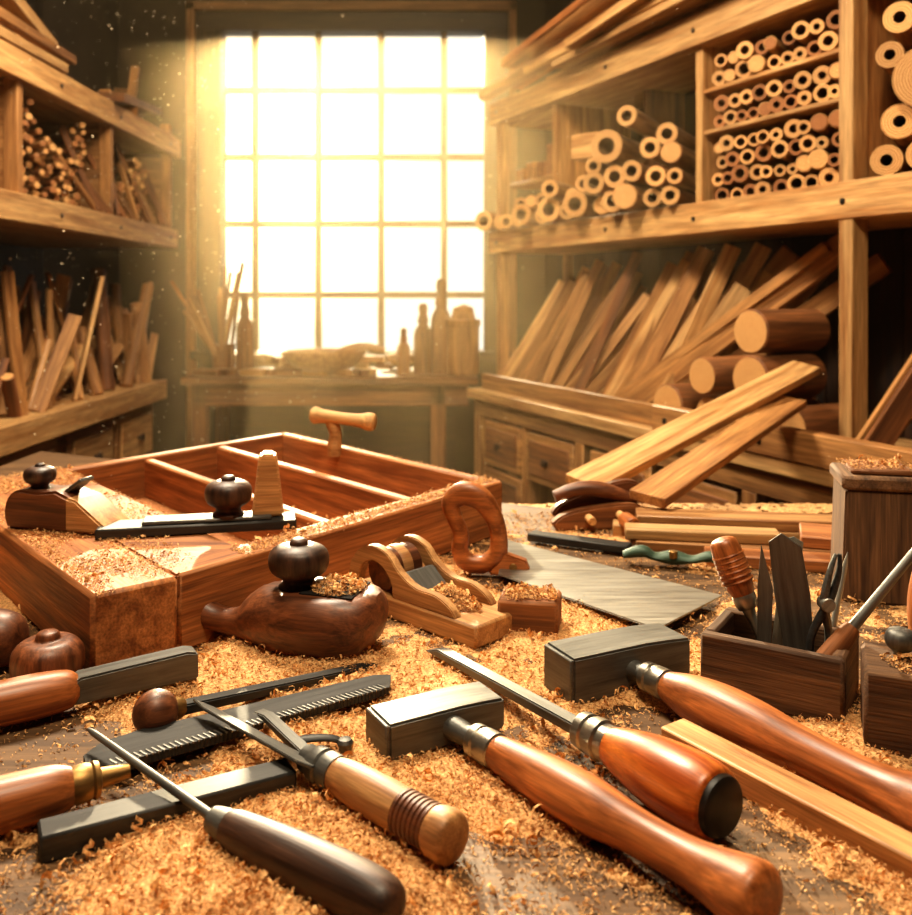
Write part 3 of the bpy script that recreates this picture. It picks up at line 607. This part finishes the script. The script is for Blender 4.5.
def flakes(name,pts,big=0,k_=1.,huge=0):
    V=[];Fc=[];Tn=[]
    for (x,y,z) in pts:
        t=U(.7,1.2); ya=U(0,6.28); pi_=U(-.6,.6); ro=U(-.9,.9)
        M=Matrix.Rotation(ya,3,'Z')@Matrix.Rotation(pi_,3,'Y')@Matrix.Rotation(ro,3,'X'); c=V3((x,y,z))
        if random.random()<big:
            M=Matrix.Rotation(ya,3,'Z')@Matrix.Rotation(U(-1.3,1.3),3,'X')
            hg=random.random()<huge
            r=U(.004,.008) if hg else U(.0018,.0045); w=U(.001,.0028) if hg else U(.0003,.0013); n=10 if hg else 7; tot=U(3,9) if hg else U(1.5,6); rows=[(V3((r*(1-.05*k)*math.cos(k*tot/n),0,r*(1-.05*k)*math.sin(k*tot/n))),k*(.0009 if hg else .0004)) for k in range(n+1)]
            if hg: t=U(1.,1.25)
            up=V3((0,0,.003 if hg else .001))
            o=len(V)
            for p,sh in rows: V.append(tuple(c+M@(p+V3((0,-w+sh,0)))+up)); V.append(tuple(c+M@(p+V3((0,w+sh,0)))+up)); Tn+=[t,t]
            for k in range(n): a=o+2*k; Fc.append((a,a+1,a+3,a+2))
        else:
            l=U(.0008,.0026)*k_; w=U(.0002,.0007)*k_; bd=U(.0001,.0010); o=len(V)
            for k,xx in enumerate((-l,0,l)):
                zz=bd if k==1 else 0
                V.append(tuple(c+M@V3((xx,-w,zz)))); V.append(tuple(c+M@V3((xx,w,zz)))); Tn+=[t,t]
            Fc.append((o,o+1,o+3,o+2)); Fc.append((o+2,o+3,o+5,o+4))
    me=bpy.data.meshes.new(name); me.from_pydata(V,[],Fc); me.materials.append(P_dust)
    a=me.attributes.new('tint','FLOAT','POINT'); a.data.foreach_set('value',Tn)
    o=bpy.data.objects.new(name,me); bpy.context.scene.collection.objects.link(o)
pts=[]
while len(pts)<100000:
    y=.45+1.4*random.random()**1.7; x=U(-.62,.62)*max(.5,min(1,y/1.1)); h=H(x,y)
    if h>U(-.005,.003) or random.random()<.025: pts.append((x,y,Z0+max(h,0)+U(0,.002)))
flakes('wood_shavings',pts,.13,1.,.045)
pts=[]
for i in range(20000):
    s=U(-.24,.17); t=U(0,1.02); n_=nz(s,t,7,2)
    if n_+.12>U(-.2,.4):
        p=F+(A.normalized()*s*.43 if s<0 else A*s)+Bv*t
        pts.append((p.x,p.y,ZT+U(0.001,.003)))
for i in range(4500): p=tp(U(.15,1),.02+random.gauss(0,.014)); pts.append((p.x,p.y,ZT+U(.0005,.003)))
for i in range(700): p=tp(U(.975,1),U(0,1)); pts.append((p.x,p.y,ZT+U(.0005,.002)))
for i in range(4500): p=tp(random.choice((U(.19,.41),U(.45,.68),U(.73,.96))),U(.06,.95)); pts.append((p.x,p.y,Z0+.015+U(0,.003)))
flakes('tray_sawdust',pts,.05,1.,.02)
pts=[]
for i in range(1500): a=U(0,6.28);r=random.random()**.5; v=SP@V3((.232+.032*r*math.cos(a),.032*r*math.sin(a),.083+.014*(1-r)+U(0,.003))); pts.append(tuple(v))
for i in range(1800): a=U(0,6.28);r=random.random()**.5; v=AP@V3((.155+.045*r*math.cos(a),.024*r*math.sin(a),.027+.018*(1-r)+U(0,.003))); pts.append(tuple(v))
for i in range(1200): pts.append((.1+U(-.034,.034),1.215+U(-.025,.025),Z0+.047+U(0,.003)))
for i in range(900): pts.append((.487+U(-.06,.06),.885+U(-.02,.02),Z0+.086+U(0,.002)))
for i in range(500): pts.append((.635+U(-.05,.05),1.36+U(-.04,.04),Z0+.194+U(0,.002)))
flakes('plane_shavings',pts,.12,1.,.1)
# airborne dust
b=MB('airborne_dust'); 
for i in range(1500):
    y=U(1.6,4.8); q_=random.random(); x=U(-.5,-.22)*y if q_<.6 else U(-.5,.45)*y; z=U(.95,2.9) if y<2.6 else U(.5,2.9); r=U(.0008,.0022)*y/3*(1.9 if random.random()<.12 else 1)
    b.raw([(x+r,y,z),(x-r,y,z),(x,y+r,z),(x,y-r,z),(x,y,z+r),(x,y,z-r)],[(0,2,4),(2,1,4),(1,3,4),(3,0,4),(2,0,5),(1,2,5),(3,1,5),(0,3,5)],P_mote,None,1)
b.done()
m=bpy.data.materials.new('dusty_air'); m.use_nodes=True; nt=m.node_tree; nt.nodes.clear()
vo=nt.nodes.new('ShaderNodeVolumeScatter'); vo.inputs['Color'].default_value=(1,.76,.42,1); vo.inputs['Density'].default_value=.034; vo.inputs['Anisotropy'].default_value=.78
ou=nt.nodes.new('ShaderNodeOutputMaterial'); nt.links.new(vo.outputs[0],ou.inputs['Volume'])
bm=bmesh.new(); bmesh.ops.create_cube(bm,size=1); me=bpy.data.meshes.new('dusty_air'); bm.to_mesh(me); bm.free(); me.materials.append(m)
o=bpy.data.objects.new('dusty_air',me); o.scale=(4.4,4.0,3.5); o.location=(0,3.9,1.76); bpy.context.scene.collection.objects.link(o)
# ---------------------------------------------------------------- light
sd=V3((-.20,1,.30)).normalized()
L_=bpy.data.lights.new('sun','SUN'); L_.energy=8; L_.angle=math.radians(1.5); L_.color=(1,.8,.5)
o=bpy.data.objects.new('sun',L_); o.rotation_euler=(-sd).to_track_quat('-Z','Y').to_euler(); bpy.context.scene.collection.objects.link(o)
def area(name,loc,tgt,size,e,col):
    L_=bpy.data.lights.new(name,'AREA'); L_.shape='DISK'; L_.size=size; L_.energy=e; L_.color=col
    o=bpy.data.objects.new(name,L_); o.location=loc; o.rotation_euler=(V3(tgt)-V3(loc)).to_track_quat('-Z','Y').to_euler(); bpy.context.scene.collection.objects.link(o)
area('fill_light',(-.7,2.4,3.3),(0,1.2,.9),.6,112,(1,.85,.64))  # added fill light over the bench, no fixture modelled
area('fill_light.001',(.0,.4,3.3),(.15,3.4,1.2),.7,60,(1,.82,.58))  # added unseen fill above the camera, brightens the back shelves
area('fill_light.002',(-.2,3.0,3.4),(-1.8,3.6,1.2),.6,30,(1,.8,.54))  # added unseen fill, brightens the left shelves
w=bpy.data.worlds.new('sky'); bpy.context.scene.world=w; w.use_nodes=True; nt=w.node_tree; L=nt.links.new
bg=nt.nodes['Background']; tc=N(nt,'ShaderNodeTexCoord'); dp=N(nt,'ShaderNodeVectorMath',operation='DOT_PRODUCT'); dp.inputs[1].default_value=V3((-.2,1,.12)).normalized()
nm=N(nt,'ShaderNodeVectorMath',operation='NORMALIZE'); L(tc.outputs['Generated'],nm.inputs[0]); L(nm.outputs[0],dp.inputs[0])
pw=N(nt,'ShaderNodeMath',operation='POWER'); L(dp.outputs['Value'],pw.inputs[0]); pw.inputs[1].default_value=45
cr=N(nt,'ShaderNodeValToRGB'); e=cr.color_ramp.elements; e[0].position=.0; e[0].color=(.165,.165,.155,1); e[1].position=1; e[1].color=(1,.78,.42,1)
e2=cr.color_ramp.elements.new(.55); e2.color=(.27,.235,.165,1)
mx=N(nt,'ShaderNodeMath',operation='MAXIMUM'); mx.inputs[1].default_value=0; L(pw.outputs[0],mx.inputs[0]); L(mx.outputs[0],cr.inputs['Fac'])
L(cr.outputs['Color'],bg.inputs['Color']); bg.inputs['Strength'].default_value=5
# ---------------------------------------------------------------- camera
cam=bpy.data.cameras.new('camera'); cam.lens=35.41; cam.sensor_width=36; cam.shift_y=-.1776; cam.clip_start=.02
cam.dof.use_dof=True; cam.dof.focus_distance=1.02; cam.dof.aperture_fstop=6.3
o=bpy.data.objects.new('camera',cam); o.location=(0,0,Z0+.45); o.rotation_euler=(math.radians(90),0,0); bpy.context.scene.collection.objects.link(o); bpy.context.scene.camera=o
vs_=bpy.context.scene.view_settings
vs_.view_transform='Standard'
try: vs_.look='Medium High Contrast'
except Exception as ex: print('look',ex)
